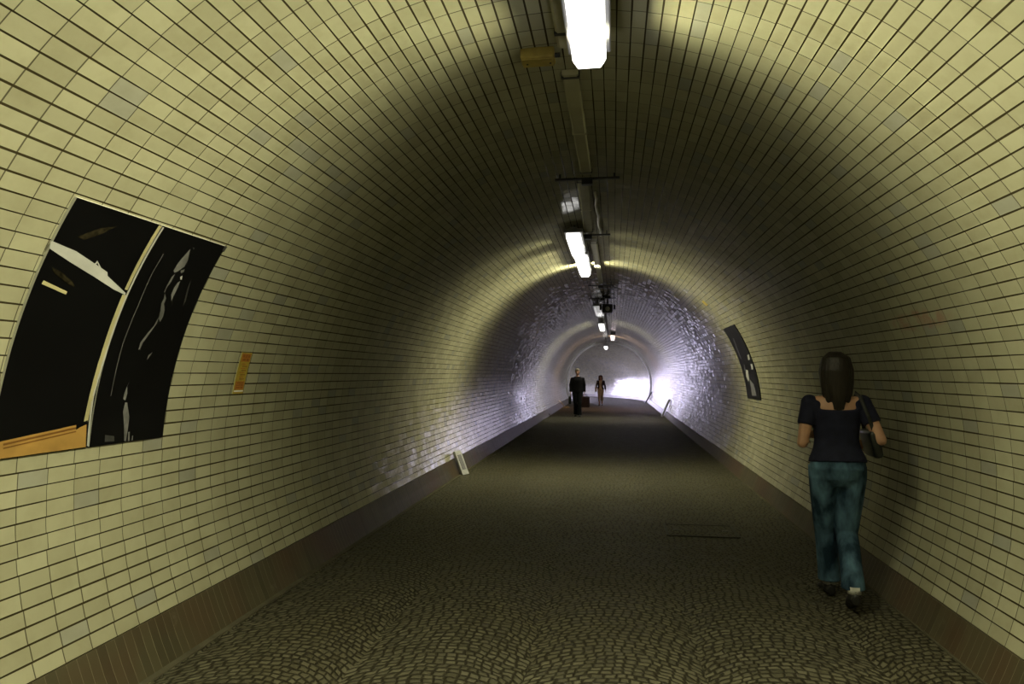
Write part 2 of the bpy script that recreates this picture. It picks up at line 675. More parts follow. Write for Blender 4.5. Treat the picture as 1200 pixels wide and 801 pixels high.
def lamp(s0, s1, x, zb, label, cover='lamp_warm', light=None, group='ceiling lamps along the tunnel', power=0, spots=()):
    """linear fitting hung under the crown: housing, prismatic cover, end caps, stems"""
    ln = s1-s0
    sm = (s0+s1)/2
    root = empty('ceiling_lamp', (x, sm, zb), label, 'lamp', group)
    W = .172
    bm = bmesh.new()
    box(bm, (0, 0, .125), (W+.05, ln, .05), bev=.008)
    box(bm, (0, 0, .16), (W*.5, ln*.94, .03), bev=.005)
    link('housing', bm, M['grey_metal'], root)
    bm = bmesh.new()
    h, ch = .098, .05
    prof = lambda k: [(-W/2*k, h), (-W/2*k, h*.45), (-W*.33*k, 0), (W*.33*k, 0), (W/2*k, h*.45), (W/2*k, h)]
    rings = []
    for yy, kz in ((-ln/2+.005, .55), (-ln/2+ch, 0), (ln/2-ch, 0), (ln/2-.005, .55)):
        rings.append([bm.verts.new((px, yy, max(pz, h*kz*.8))) for px, pz in prof(1 if kz == 0 else .86)])
    for a, b in zip(rings, rings[1:]):
        for k in range(5):
            bm.faces.new((a[k], a[k+1], b[k+1], b[k]))
    bm.faces.new(rings[0])
    bm.faces.new(rings[-1][::-1])
    link('diffuser', bm, M[cover], root)
    for yy in (-ln*.3, ln*.3):
        bm = bmesh.new()
        top = ceil_z(x)-zb+.02
        tube(bm, [(0, yy, .15), (0, yy, top)], .012, 8, flat=Vector((1, 0, 0)))
        link('stem', bm, M['dark_metal'], root)
    for xx in (-.06, .06):
        bm = bmesh.new()
        tube(bm, [(xx, -ln/2+.06, .075), (xx, ln/2-.06, .075)], .013, 8, flat=Vector((1, 0, 0)))
        link('lamp_tube', bm, M['white_paint'], root)
    for sy in spots:
        ld = bpy.data.lights.new('lamp_light', 'POINT')
        ld.shadow_soft_size = .03
        ld.energy = power
        ld.color = light
        ld.use_nodes = True
        nt = ld.node_tree
        em = nt.nodes['Emission']
        # photometry of a linear tube: strongest square to its axis, nothing along it
        g = nt.nodes.new('ShaderNodeNewGeometry')
        d = nt.nodes.new('ShaderNodeVectorMath')
        d.operation = 'DOT_PRODUCT'
        d.inputs[1].default_value = (0, 1, 0)
        nt.links.new(g.outputs['Incoming'], d.inputs[0])
        m1 = nt.nodes.new('ShaderNodeMath')
        m1.operation = 'MULTIPLY'
        nt.links.new(d.outputs['Value'], m1.inputs[0])
        nt.links.new(d.outputs['Value'], m1.inputs[1])
        m2 = nt.nodes.new('ShaderNodeMath')
        m2.operation = 'SUBTRACT'
        m2.inputs[0].default_value = 1
        nt.links.new(m1.outputs[0], m2.inputs[1])
        m3 = nt.nodes.new('ShaderNodeMath')
        m3.operation = 'POWER'
        m3.inputs[1].default_value = PHOTO_N
        nt.links.new(m2.outputs[0], m3.inputs[0])
        nt.links.new(m3.outputs[0], em.inputs['Strength'])
        lo = bpy.data.objects.new('lamp_light', ld)
        COL.objects.link(lo)
        lo.parent = root
        lo.location = (0, sy-sm, .058)
    return root


PHOTO_N = 4.0
ZL = H+1.57
x1 = at_z(691, 85, ZL)
x2 = at_z(686, 325, ZL)
x4 = at_z(706, 388, ZL)
x5 = at_z(718, 399, ZL)
x6 = at_z(711, 411, H+1.42)
print('lamps', x1, x2, x4, x5, x6)
P1, P2, P3 = 340, 245, 150
lamp(-7.4, -5.6, -.2, ZL, 'lit ceiling lamp farther back behind the viewpoint', 'lamp_warm', WARM, power=P1, spots=(-7, -6))
lamp(-.45, 1.35, x1.x, ZL, 'lit ceiling lamp right above the viewpoint, nearer of the first pair', 'lamp_warm', WARM, power=P1*.4, spots=(-.2, .4, 1.0))
lamp(1.62, x1.y, x1.x, ZL, 'large glowing white ceiling lamp cut off by the top edge of the picture', 'lamp_warm', WARM, power=P1*.42, spots=(1.8, 2.3, 2.8, 3.3))
lamp(8.0, 9.3, x2.x-.02, ZL, 'shorter half-lit lamp just in front of the bright second lamp', 'lamp_dim', WARM, power=P2*.2, spots=(8.9,))
lamp(9.5, x2.y, x2.x, ZL, 'bright white ceiling lamp in the middle distance, behind the half-lit one', 'lamp_warm', WARM, power=P2*.48, spots=(9.8, 10.3, 10.8, 11.15))
lamp(16.8, 18.7, -.38, ZL, 'faint ceiling lamp behind the black projector', 'lamp_off', COOL)
lamp(22.7, x4.y, x4.x, ZL, 'small white lit lamp beyond the black projector, left of the pinkish lamp', 'lamp_warm', (1, .96, .76), power=P3*.8, spots=(23.2, 24.0, 25.0))
lamp(29.6, x5.y, x5.x, ZL, 'small pinkish lamp hanging right of the ceiling line far down the tunnel', 'lamp_pink', (1, .62, .44), power=P3*.7, spots=(30.0, 31.0, 32.4))
lamp(36.4, 38.5, x6.x, H+1.38, 'farthest small white lamp hanging low before the end arch', 'lamp_warm', COOL, power=P3*.4, spots=(37.0, 38.3))

# ------------------------------------------------------------------ cable trunking and fittings under the crown
def trunk(s0, s1, xa, xb, label, w=.10, h=.05, mat='steel', joints=True):
    root = empty('cable_trunking', ((xa+xb)/2, (s0+s1)/2, ceil_z((xa+xb)/2)-h), label, 'trunking', 'metal cable trunking lengths')
    def pt(t, dx, dz):
        x = xa+(xb-xa)*t
        return Vector((x+dx, s0+(s1-s0)*t, ceil_z(x)+dz))-root.location
    bm = bmesh.new()
    prof = [(-w/2, .02), (-w/2, -h*.75), (-w*.38, -h), (w*.38, -h), (w/2, -h*.75), (w/2, .02)]
    rows = [[bm.verts.new(pt(t, *q)) for q in prof] for t in (0, .25, .5, .75, 1)]
    for a, b in zip(rows, rows[1:]):
        for k in range(6):
            bm.faces.new((a[k], a[(k+1) % 6], b[(k+1) % 6], b[k]))
    bm.faces.new(rows[0][::-1])
    bm.faces.new(rows[-1])
    link('channel', bm, M[mat], root)
    for t in (.02, .5, .98):
        bm = bmesh.new()
        p = pt(t, 0, 0)
        box(bm, p+Vector((0, 0, -h*.5+.004)), (w+.012, .03, h+.012), bev=.003)
        link('clip', bm, M['dark_metal'] if t != .5 else M[mat], root)
    return root


xt = lambda px, py: at_z(px, py, H+1.76)
a, b = xt(655, 8), xt(656, 58)
trunk(-4.0, b.y, b.x+.045, b.x+.045, 'polished wide cable trunking left of the nearest lamp', .115)
a, b = xt(668, 92), xt(687, 207)
trunk(a.y, b.y, a.x, b.x, 'dim narrow cable trunking between the ochre box and the first crossbar', .10, .035)
a, b = xt(687, 214), xt(695, 274)
trunk(a.y, b.y, a.x-.03, b.x-.06, 'glossy cable trunking leading up to the half-lit lamp', .11, .04)
a, b = xt(702, 284), xt(704, 333)
trunk(a.y, b.y, b.x-.02, b.x, 'pale cable trunking beside the bright second lamp', .09, .05, 'white_pipe')
trunk(15.8, 38.3, b.x+.02, -.25, 'long thin dark trunking running from the projector to the end arch', .06, .05, 'dark_metal')

# pale conduit pipe
bm = bmesh.new()
pa, pb = xt(689, 228), xt(698, 278)
pts = []
for k in range(9):
    t = k/8
    x = pa.x+(pb.x-pa.x)*t+.01*sin(k*2.0)
    pts.append((x+.065, pa.y+(pb.y-pa.y)*t, ceil_z(x)-.03))
tube(bm, pts, .014, 10, flat=Vector((0, 0, 1)))
tag(link('conduit_pipe', bm, M['white_pipe'], None, True), 'thin pale conduit pipe running along the ceiling to the bright second lamp', 'pipe')

# ochre junction box
s_, t_ = on_bore(630, 60)
c = bore(s_, t_, R-.03)
root = empty('junction_box', c, 'ochre yellow junction box on the ceiling left of the nearest lamp', 'junction box')
bm = bmesh.new()
box(bm, (0, 0, 0), (.19, .11, .06), bev=.008)
link('box_body', bm, M['ochre'], root)
bm = bmesh.new()
box(bm, (0, 0, -.034), (.175, .095, .012), bev=.004)
lid = link('box_lid', bm, M['ochre'], root)
for xx in (-.06, .07):
    bm = bmesh.new()
    tube(bm, [(xx, .005, -.038), (xx, .005, -.043)], .006, 8, flat=Vector((1, 0, 0)))
    link('screw', bm, M['dark_metal'], lid)
bm = bmesh.new()
tube(bm, [(.09, 0, 0), (.125, 0, .0)], .014, 8)
link('cable_gland', bm, M['dark_metal'], root)


def crossbar(px, py, w, label):
    p = xt(px, py)
    root = empty('ceiling_crossbar', (p.x, p.y, ceil_z(p.x)-.06), label, 'bracket', 'crossbars under the crown')
    bm = bmesh.new()
    box(bm, (0, 0, 0), (w, .04, .018), bev=.003)
    link('bar', bm, M['dark_metal'], root)
    for sx in (-w*.42, w*.42):
        bm = bmesh.new()
        top = ceil_z(p.x+sx)-root.location.z
        tube(bm, [(sx, 0, 0), (sx, 0, top+.01)], .008, 8, flat=Vector((1, 0, 0)))
        link('hanger_rod', bm, M['dark_metal'], root)
    bm = bmesh.new()
    box(bm, (0, 0, -.03), (.10, .07, .05), bev=.006)
    link('cable_saddle', bm, M['black'], root)
    return root


crossbar(688, 209, .58, 'dark crossbar under the crown at the end of the dim narrow trunking')
crossbar(689, 275, .56, 'dark crossbar under the crown just in front of the half-lit lamp')
crossbar(704, 334, .50, 'dark crossbar under the crown just beyond the bright second lamp')
crossbar(706, 349, .62, 'dark crossbar holding the black projector')

# black projector hanging under the crown
p = at_z(712, 362, H+1.52)
root = empty('projector', (p.x, p.y, H+1.42), 'black box-shaped projector with a lens coloured white for its shine hanging under the crown', 'projector')
bm = bmesh.new()
box(bm, (0, .02, .11), (.24, .34, .20), bev=.015)
link('case', bm, M['black'], root)
bm = bmesh.new()
tube(bm, [(0, -.14, .09), (0, -.21, .09)], [.06, .066], 20, flat=Vector((0, 0, 1)))
hood = link('lens_hood', bm, M['dark_metal'], root)
bm = bmesh.new()
ell(bm, (0, -.205, .09), (.055, .02, .055))
link('lens', bm, M['white_paint'], hood, True)  # reflected spot on the lens put in as white colour
bm = bmesh.new()
box(bm, (0, 0, .23), (.05, .05, .10), bev=.005)
box(bm, (0, 0, ceil_z(p.x)-H-1.42-.02), (.14, .14, .05))
tube(bm, [(0, 0, .2), (0, 0, ceil_z(p.x)-H-1.42)], .02, 10, flat=Vector((1, 0, 0)))
link('mount', bm, M['dark_metal'], root)
for sx in (-1, 1):
    bm = bmesh.new()
    box(bm, (sx*.16, -.02, .14), (.05, .12, .12), bev=.01)
    link('side_bracket', bm, M['black'], root)


# ------------------------------------------------------------------ things printed on or fixed to the curved wall
def wall_pt(s, th, d):
    return bore(s, th, R-d)


def patch(bm, poly, d, mi, px=True):
    """a printed shape on the curved sheet"""
    q = [on_bore(*p) if px else p for p in poly]
    # densify so that it follows the curve
    dense = []
    for (s0, t0), (s1, t1) in zip(q, q[1:]+q[:1]):
        n = max(1, int(abs(t1-t0)/rad(2)))
        dense += [(s0+(s1-s0)*k/n, t0+(t1-t0)*k/n) for k in range(n)]
    f = bm.faces.new([bm.verts.new(wall_pt(s, t, d)) for s, t in dense])
    f.material_index = mi
    bmesh.ops.triangulate(bm, faces=[f])


def ribbon(bm, line, w, d, mi):
    """line: pixel points; w: width in metres along the tunnel, for lines running round the bore"""
    q = [on_bore(*p) for p in line]
    pts = []
    for (s0, t0), (s1, t1) in zip(q, q[1:]):
        n = max(1, int(abs(t1-t0)/rad(1.5)))
        pts += [(s0+(s1-s0)*k/n, t0+(t1-t0)*k/n) for k in range(n)]
    pts.append(q[-1])
    prev = None
    for i, (s, t) in enumerate(pts):
        ww = w if not isinstance(w, tuple) else w[0]+(w[1]-w[0])*i/(len(pts)-1)
        cur = (bm.verts.new(wall_pt(s-ww/2, t, d)), bm.verts.new(wall_pt(s+ww/2, t, d)))
        if prev:
            f = bm.faces.new((prev[0], prev[1], cur[1], cur[0]))
            f.material_index = mi
        prev = cur


def sheet(bm, s0, s1, t0, t1, th=.012, mi=0, mi_edge=1):
    n = max(2, int(abs(t1-t0)/rad(1.2)))
    m = 2
    F_, B_ = [], []
    for k in range(n+1):
        t = t0+(t1-t0)*k/n
        F_.append([bm.verts.new(wall_pt(s0+(s1-s0)*j/m, t, th)) for j in range(m+1)])
        B_.append([bm.verts.new(wall_pt(s0+(s1-s0)*j/m, t, -.004)) for j in range(m+1)])
    for k in range(n):
        for j in range(m):
            bm.faces.new((F_[k][j], F_[k][j+1], F_[k+1][j+1], F_[k+1][j])).material_index = mi
            bm.faces.new((B_[k][j], B_[k+1][j], B_[k+1][j+1], B_[k][j+1])).material_index = mi_edge
        bm.faces.new((F_[k][0], F_[k+1][0], B_[k+1][0], B_[k][0])).material_index = mi_edge
        bm.faces.new((F_[k][m], B_[k][m], B_[k+1][m], F_[k+1][m])).material_index = mi_edge
    for k in (0, n):
        for j in range(m):
            bm.faces.new((F_[k][j], F_[k][j+1], B_[k][j+1], B_[k][j])).material_index = mi_edge


def link_raw(name, bm, mats):
    me = bpy.data.meshes.new(name)
    bm.to_mesh(me)
    bm.free()
    for m in mats:
        me.materials.append(m)
    o = bpy.data.objects.new(name, me)
    COL.objects.link(o)
    return o


pw = lambda x, y, ox, oy, k: (ox+x/k, oy+y/k)
sA = .5*(on_bore(87, 230.4)[0]+on_bore(31.8, 345.8)[0])
sM = on_bore(146.4, 343.6)[0]
sB = .5*(on_bore(264.3, 286.4)[0]+on_bore(205, 418)[0])
tT = .5*(on_bore(87, 230.4)[1]+on_bore(264, 287)[1])
tB = .5*(on_bore(0, 537.5)[1]+on_bore(187.5, 511)[1])
print('poster', sA, sM, sB, tT, tB)
PM = [M[k] for k in ('p_black', 'p_edge', 'p_white', 'p_cream', 'p_grey', 'p_dim', 'p_wood', 'p_wood_dark', 'p_smear')]

# left-hand poster: dark scene with a white boom, a cream post and a wooden ledge
bm = bmesh.new()
sheet(bm, sA, sM-.004, tT, tB)
D = .0145
P1_ = lambda l: [pw(x, y, 40, 225, 4.45) for x, y in l]
ledge = [(-12, 519), (0, 516), (87, 497), (98.5, 495.5), (97.5, 523.2), (0, 536.6), (-12, 538)]
patch(bm, ledge, D, 6)
patch(bm, [(0, 519), (87, 499.5), (87, 501.5), (0, 521.5)], D+.001, 7)
patch(bm, [(0, 524), (86, 504), (86, 505.5), (0, 525.5)], D+.001, 7)
patch(bm, [(86, 497), (99.5, 491.5), (99.5, 495.5), (90, 500), (86, 503)], D+.0015, 0)
patch(bm, P1_([(75, 245), (190, 310), (205, 300), (370, 410), (370, 430), (465, 520), (462, 530), (400, 500), (300, 435), (170, 355), (65, 285)]), D, 2)
patch(bm, P1_([(298, 372), (316, 348), (338, 392), (330, 394), (316, 360), (304, 376)]), D+.001, 2)
patch(bm, P1_([(35, 453), (160, 512), (152, 528), (25, 472)]), D, 3)
patch(bm, P1_([(80, 385), (130, 410), (190, 465), (198, 490), (160, 470), (90, 412)]), D, 8)
patch(bm, P1_([(210, 225), (330, 180), (420, 170), (330, 215), (250, 240)]), D, 8)
ribbon(bm, [(185.5, 262.5), (145, 338)], .022, D, 3)
ribbon(bm, [(143, 344), (119.5, 408), (104.5, 461), (97.5, 494)], .026, D, 3)
o = link_raw('poster', bm, PM)
tag(o, 'black poster with a white slanting boom and orange ledge on the left wall', 'poster', 'posters on the tunnel walls')

# right-hand poster: half-lit profile in the dark
bm = bmesh.new()
sheet(bm, sM+.004, sB, tT, tB)
P3_ = lambda l: [pw(x, y, 120, 260, 5.72) for x, y in l]
P4_ = lambda l: [pw(x, y, 100, 400, 6.163) for x, y in l]
ribbon(bm, [(189, 264.5), (146.4, 343.6), (121, 413.7), (106, 464.6), (99.9, 522)], .012, D, 2)
patch(bm, P3_([(575, 172), (558, 250), (535, 292), (492, 322), (468, 332), (463, 318), (492, 268), (522, 232)]), D, 4)
patch(bm, P3_([(472, 340), (448, 390), (412, 440), (404, 466), (398, 462), (418, 420), (450, 360)]), D, 4)
patch(bm, P3_([(404, 470), (412, 505), (398, 540), (402, 585), (392, 625), (372, 665), (362, 640), (374, 590), (380, 540), (396, 508)]), D, 4)
patch(bm, P3_([(362, 632), (350, 672), (306, 735), (258, 800), (236, 845), (226, 850), (240, 800), (290, 735), (330, 690)]), D, 4)
patch(bm, P3_([(508, 388), (492, 430), (462, 490), (448, 522), (446, 480), (468, 430), (490, 398)]), D, 4)
patch(bm, P3_([(510, 318), (538, 308), (532, 326), (512, 336)]), D, 4)
patch(bm, P3_([(508, 360), (522, 350), (518, 378), (508, 378)]), D, 2)
patch(bm, P3_([(590, 160), (606, 165), (598, 178)]), D, 5)
patch(bm, P3_([(580, 380), (545, 520), (525, 560), (555, 440)]), D, 5)
patch(bm, P3_([(810, 150), (826, 158), (800, 195), (790, 180)]), D, 5)
patch(bm, P4_([(470, 70), (440, 110), (428, 128), (440, 92)]), D, 4)
patch(bm, P4_([(303, 282), (285, 320), (286, 372), (272, 420), (256, 412), (266, 365), (282, 322)]), D, 4)
patch(bm, P4_([(270, 435), (286, 438), (290, 470), (270, 540), (298, 520), (300, 545), (276, 590), (296, 575), (288, 640), (276, 718), (262, 715), (262, 600), (254, 500)]), D, 4)
patch(bm, P4_([(292, 650), (303, 648), (302, 715), (290, 718)]), D, 4)
patch(bm, P4_([(320, 678), (328, 676), (324, 710), (316, 712)]), D, 4)
patch(bm, P4_([(125, 672), (190, 680), (192, 718), (122, 722)]), D, 5)
ribbon(bm, [(189, 296), (176, 318), (159, 357), (141, 402), (127, 463)], .004, D, 4)
o = link_raw('poster', bm, PM)
tag(o, 'black poster with a half-lit grey face, right one on the left wall', 'poster', 'posters on the tunnel walls')

# poster on the right wall
cs = [on_bore(*p) for p in ((847, 384), (861, 381), (893, 469), (877, 466))]
s1 = .5*(cs[0][0]+cs[3][0])
s0 = .5*(cs[1][0]+cs[2][0])
t1 = .5*(cs[0][1]+cs[1][1])
t0 = .5*(cs[2][1]+cs[3][1])
print('right poster', cs)
bm = bmesh.new()
sheet(bm, s0, s1, t0, t1, mi=0, mi_edge=0)
PR = lambda l: [(830+x/6.677, 360+y/6.677) for x, y in l]
for q, mi in (([(300, 485), (318, 490), (328, 560), (322, 580), (305, 540)], 1), ([(312, 370), (326, 366), (333, 405), (322, 410)], 1),
              ([(338, 440), (352, 440), (358, 480), (348, 484)], 1), ([(196, 235), (208, 240), (240, 330), (268, 400), (260, 400), (226, 320)], 5),
              ([(330, 560), (365, 600), (385, 690), (350, 690)], 2), ([(284, 440), (294, 450), (298, 490), (290, 490)], 5)):
    patch(bm, PR(q), D, mi)  # pale and grey patches set on the dark sheet
o = link_raw('poster', bm, [M['p_gloss'], M['p_white'], M['p_grey'], M['p_dim'], M['p_dim'], M['p_dim']])
tag(o, 'dark glossy poster on the right wall with pale grey patches', 'poster', 'posters on the tunnel walls')

# yellow notice on the left wall
K = lambda l: [(260+x/11.44, 400+y/11.44) for x, y in l]
ca = [on_bore(*p) for p in K([(275, 145), (410, 150), (262, 705), (130, 690)])]
s0 = .5*(ca[0][0]+ca[3][0]); s1 = .5*(ca[1][0]+ca[2][0])
t1 = .5*(ca[0][1]+ca[1][1]); t0 = .5*(ca[2][1]+ca[3][1])
bm = bmesh.new()
sheet(bm, s0, s1, t1, t0, .004)
sw, tw = s1-s0, t1-t0
def lab(a, b, c, d, mi, dd=.0055):
    patch(bm, [(s0+sw*a, t1-tw*c), (s0+sw*b, t1-tw*c), (s0+sw*b, t1-tw*d), (s0+sw*a, t1-tw*d)], dd, mi, False)
lab(.08, .92, .03, .22, 2)
for a, b, c, d in ((.15, .35, .06, .12), (.42, .6, .05, .13), (.68, .85, .06, .12), (.2, .5, .15, .2), (.58, .8, .15, .2)):
    lab(a, b, c, d, 3, .0065)
for k in range(8):
    c = .27+k*.052
    lab(.25+.1*(k % 2), .7+.12*((k*3) % 2), c, c+.022, 3 if k % 2 else 2)
lab(.08, .92, .70, .90, 2)
for k in range(3):
    lab(.2, .55, .725+k*.055, .75+k*.055, 3, .0065)
    lab(.62, .82, .725+k*.055, .75+k*.055, 3, .0065)
lab(.05, .95, .92, .95, 4)
o = link_raw('notice_sticker', bm, [M['s_yellow'], M['s_pale'], M['s_orange'], M['s_ink'], M['white_paint']])
tag(o, 'small upright yellow and orange notice stuck on the left wall', 'sticker')

# small ochre sticker high on the right wall
s_, t_ = on_bore(826, 355)
bm = bmesh.new()
sheet(bm, s_-.09, s_+.09, t_-.022, t_+.022, .004)
o = link_raw('wall_label', bm, [M['s_yellow'], M['s_pale']])
tag(o, 'tiny ochre label stuck high on the right wall above the poster', 'sticker')


# ------------------------------------------------------------------ things leaning on and lying along the walls
def leaning_slab(foot, top, w, th, label, group=None, inset=False, mat='slab', facing=None):
    """foot/top: centre line of the slab's face, from the floor to where it rests"""
    foot, top = Vector(foot), Vector(top)
    up = (top-foot)
    L_ = up.length
    up.normalize()
    side = facing or Vector((0, 1, 0))
    side = (side-up*side.dot(up)).normalized()
    nrm = side.cross(up).normalized()
    if nrm.x*(CX-foot.x) < 0:
        nrm = -nrm
    m = Matrix((side, up, nrm)).transposed()
    root = empty('leaning_plate', foot, label, 'plate', group)
    bm = bmesh.new()
    box(bm, m @ Vector((0, L_/2, -th/2)), (w, L_, th), m, bev=.006)
    link('plate_body', bm, M[mat], root)
    if inset:
        bm = bmesh.new()
        box(bm, m @ Vector((0, L_*.52, .001)), (w*.52, L_*.62, .006), m, bev=.002)
        link('inset_panel', bm, M['inset'], root)
    return root


def rest(foot, z, sgn, gap):
    """where a plate leaning from foot meets the bore at height z"""
    return Vector((CX+sgn*sqrt((R-gap)**2-(z-CZ)**2), foot.y, z))


f = at_z(543, 555.5, .005)
f.x = max(f.x, -2.26)
leaning_slab(f, Vector((f.x-.15, f.y+.06, .36)), .14, .05, 'small grey plate with a darker inset leaning on the left plinth', None, True, facing=Vector((.55, .83, 0)))
f = at_z(779.5, 487.5, .005)
f.x = min(f.x, 1.72)
leaning_slab(f, rest(f, .64, 1, .05), .26, .06, 'nearer of two narrow slabs leaning on the right plinth', 'slabs leaning on the right plinth')
f = at_z(759.3, 471.8, .005)
f.x = min(f.x, 1.66)
leaning_slab(f, rest(f, .60, 1, .05), .26, .06, 'farther of two narrow slabs on the right plinth, dark against the bright wall', 'slabs leaning on the right plinth', mat='slab_dark')

# broken boards by the left wall and a dark lump nearer
f = at_z(657, 477.5, .0)
root = empty('board_scrap', (f.x, f.y, 0), 'pale broken boards with a dark post lying by the left wall near the end arch', 'boards')
bm = bmesh.new()
box(bm, (.10, 0, .16), (.5, .06, .025), Matrix.Rotation(rad(48), 3, 'Y'), bev=.004)
link('board', bm, M['wood'], root)
bm = bmesh.new()
box(bm, (.12, .12, .012), (.55, .08, .025), Matrix.Rotation(rad(25), 3, 'Z'), bev=.004)
link('board', bm, M['wood'], root)
bm = bmesh.new()
box(bm, (-.10, .04, .18), (.06, .06, .36), Matrix.Rotation(rad(-16), 3, 'Y'), bev=.006)
link('post', bm, M['dark_metal'], root)
f = at_z(642.5, 487, 0)
bm = bmesh.new()
ell(bm, (0, 0, .045), (.07, .06, .05))
for v in bm.verts:
    v.co += noise.noise_vector(v.co*18)*.012
o = link('litter_bag', bm, M['black'], None, True)
o.location = f
tag(o, 'small crumpled black bag lying on the floor by the left plinth', 'litter')

# paved manhole tray in the floor
qa, qb = at_z(781, 618, 0), at_z(862, 626, 0)
wd, dp = .66, .50
cpt = Vector(((qa.x+qb.x)/2, (qa.y+qb.y)/2, 0))
root = empty('manhole_cover', cpt, 'rectangular paved manhole cover set in the cobbles on the right', 'manhole cover')
bm = bmesh.new()
for dx, dy, sx, sy in ((-wd/2, 0, .022, dp), (wd/2, 0, .022, dp), (0, -dp/2, wd, .022), (0, dp/2, wd, .022)):
    box(bm, (dx, dy, .003), (sx, sy, .014))
link('frame', bm, M['cast'], root)
bm = bmesh.new()
box(bm, (0, 0, .001), (wd-.03, dp-.03, .008))
link('paved_tray', bm, M['setts'], root)
for dx in (-wd*.36, wd*.36):
    bm = bmesh.new()
    box(bm, (dx, 0, .006), (.05, .03, .006))
    link('lift_slot', bm, M['black'], root)


# ------------------------------------------------------------------ people
def hand(bm, wrist, dirv, palm_n, side, k=1.0, curl=.6):
    """palm, four unequal bent fingers and a thumb; dirv = towards the fingertips, palm_n = out of the palm"""
    w = Vector(wrist)
    d = Vector(dirv).normalized()
    n = Vector(palm_n)
    n = (n-d*n.dot(d)).normalized()
    a = d.cross(n).normalized()*side      # towards the thumb
    tube(bm, [w-d*.02*k, w+d*.03*k, w+d*.075*k, w+d*.09*k], [(.022*k, .017*k), (.034*k, .016*k), (.038*k, .014*k), (.034*k, .011*k)], 12, flat=n)
    for i, (off, ln) in enumerate(((.028, .068), (.010, .078), (-.009, .072), (-.026, .056))):
        b0 = w+d*.08*k+a*off*k
        p1 = b0+(d*cos(curl*.5)+n*sin(curl*.5))*ln*.45*k
        p2 = p1+(d*cos(curl*1.4)+n*sin(curl*1.4))*ln*.32*k
        p3 = p2+(d*cos(curl*2.1)+n*sin(curl*2.1))*ln*.26*k
        tube(bm, [b0-d*.02*k, b0, p1, p2, p3], [.0095*k, .0095*k, .0088*k, .008*k, .006*k], 8)
    b0 = w+d*.025*k+a*.028*k
    p1 = b0+(d*.6+a*.6+n*.3).normalized()*.038*k
    p2 = p1+(d*.85+a*.2+n*.5).normalized()*.032*k
    tube(bm, [b0-a*.012*k, b0, p1, p2], [.012*k, .012*k, .010*k, .007*k], 8)


def head_skin(bm, c, k, tilt):
    """skull, jaw, nose, ears; faces +Y before tilt"""
    c = Vector(c)
    def at(x, y, z):
        return c+tilt @ (Vector((x, y, z))*k)
    ell(bm, at(0, -.008, .025), (.074*k, .093*k, .090*k), 20, 12, tilt)
    ell(bm, at(0, .022, -.035), (.060*k, .066*k, .075*k), 18, 10, tilt)
    ell(bm, at(0, .052, -.088), (.026*k, .024*k, .022*k), 12, 8, tilt)
    tube(bm, [at(0, .082, .015), at(0, .098, -.015), at(0, .104, -.030), at(0, .086, -.038)], [.008*k, .012*k, .015*k, .012*k], 10)
    for sx in (-1, 1):
        ell(bm, at(sx*.076, -.008, -.008), (.010*k, .020*k, .032*k), 10, 8, tilt)
        ell(bm, at(sx*.034, .072, .024), (.022*k, .012*k, .008*k), 10, 6, tilt)
        ell(bm, at(sx*.040, .062, -.022), (.022*k, .018*k, .018*k), 10, 6, tilt)
    return at


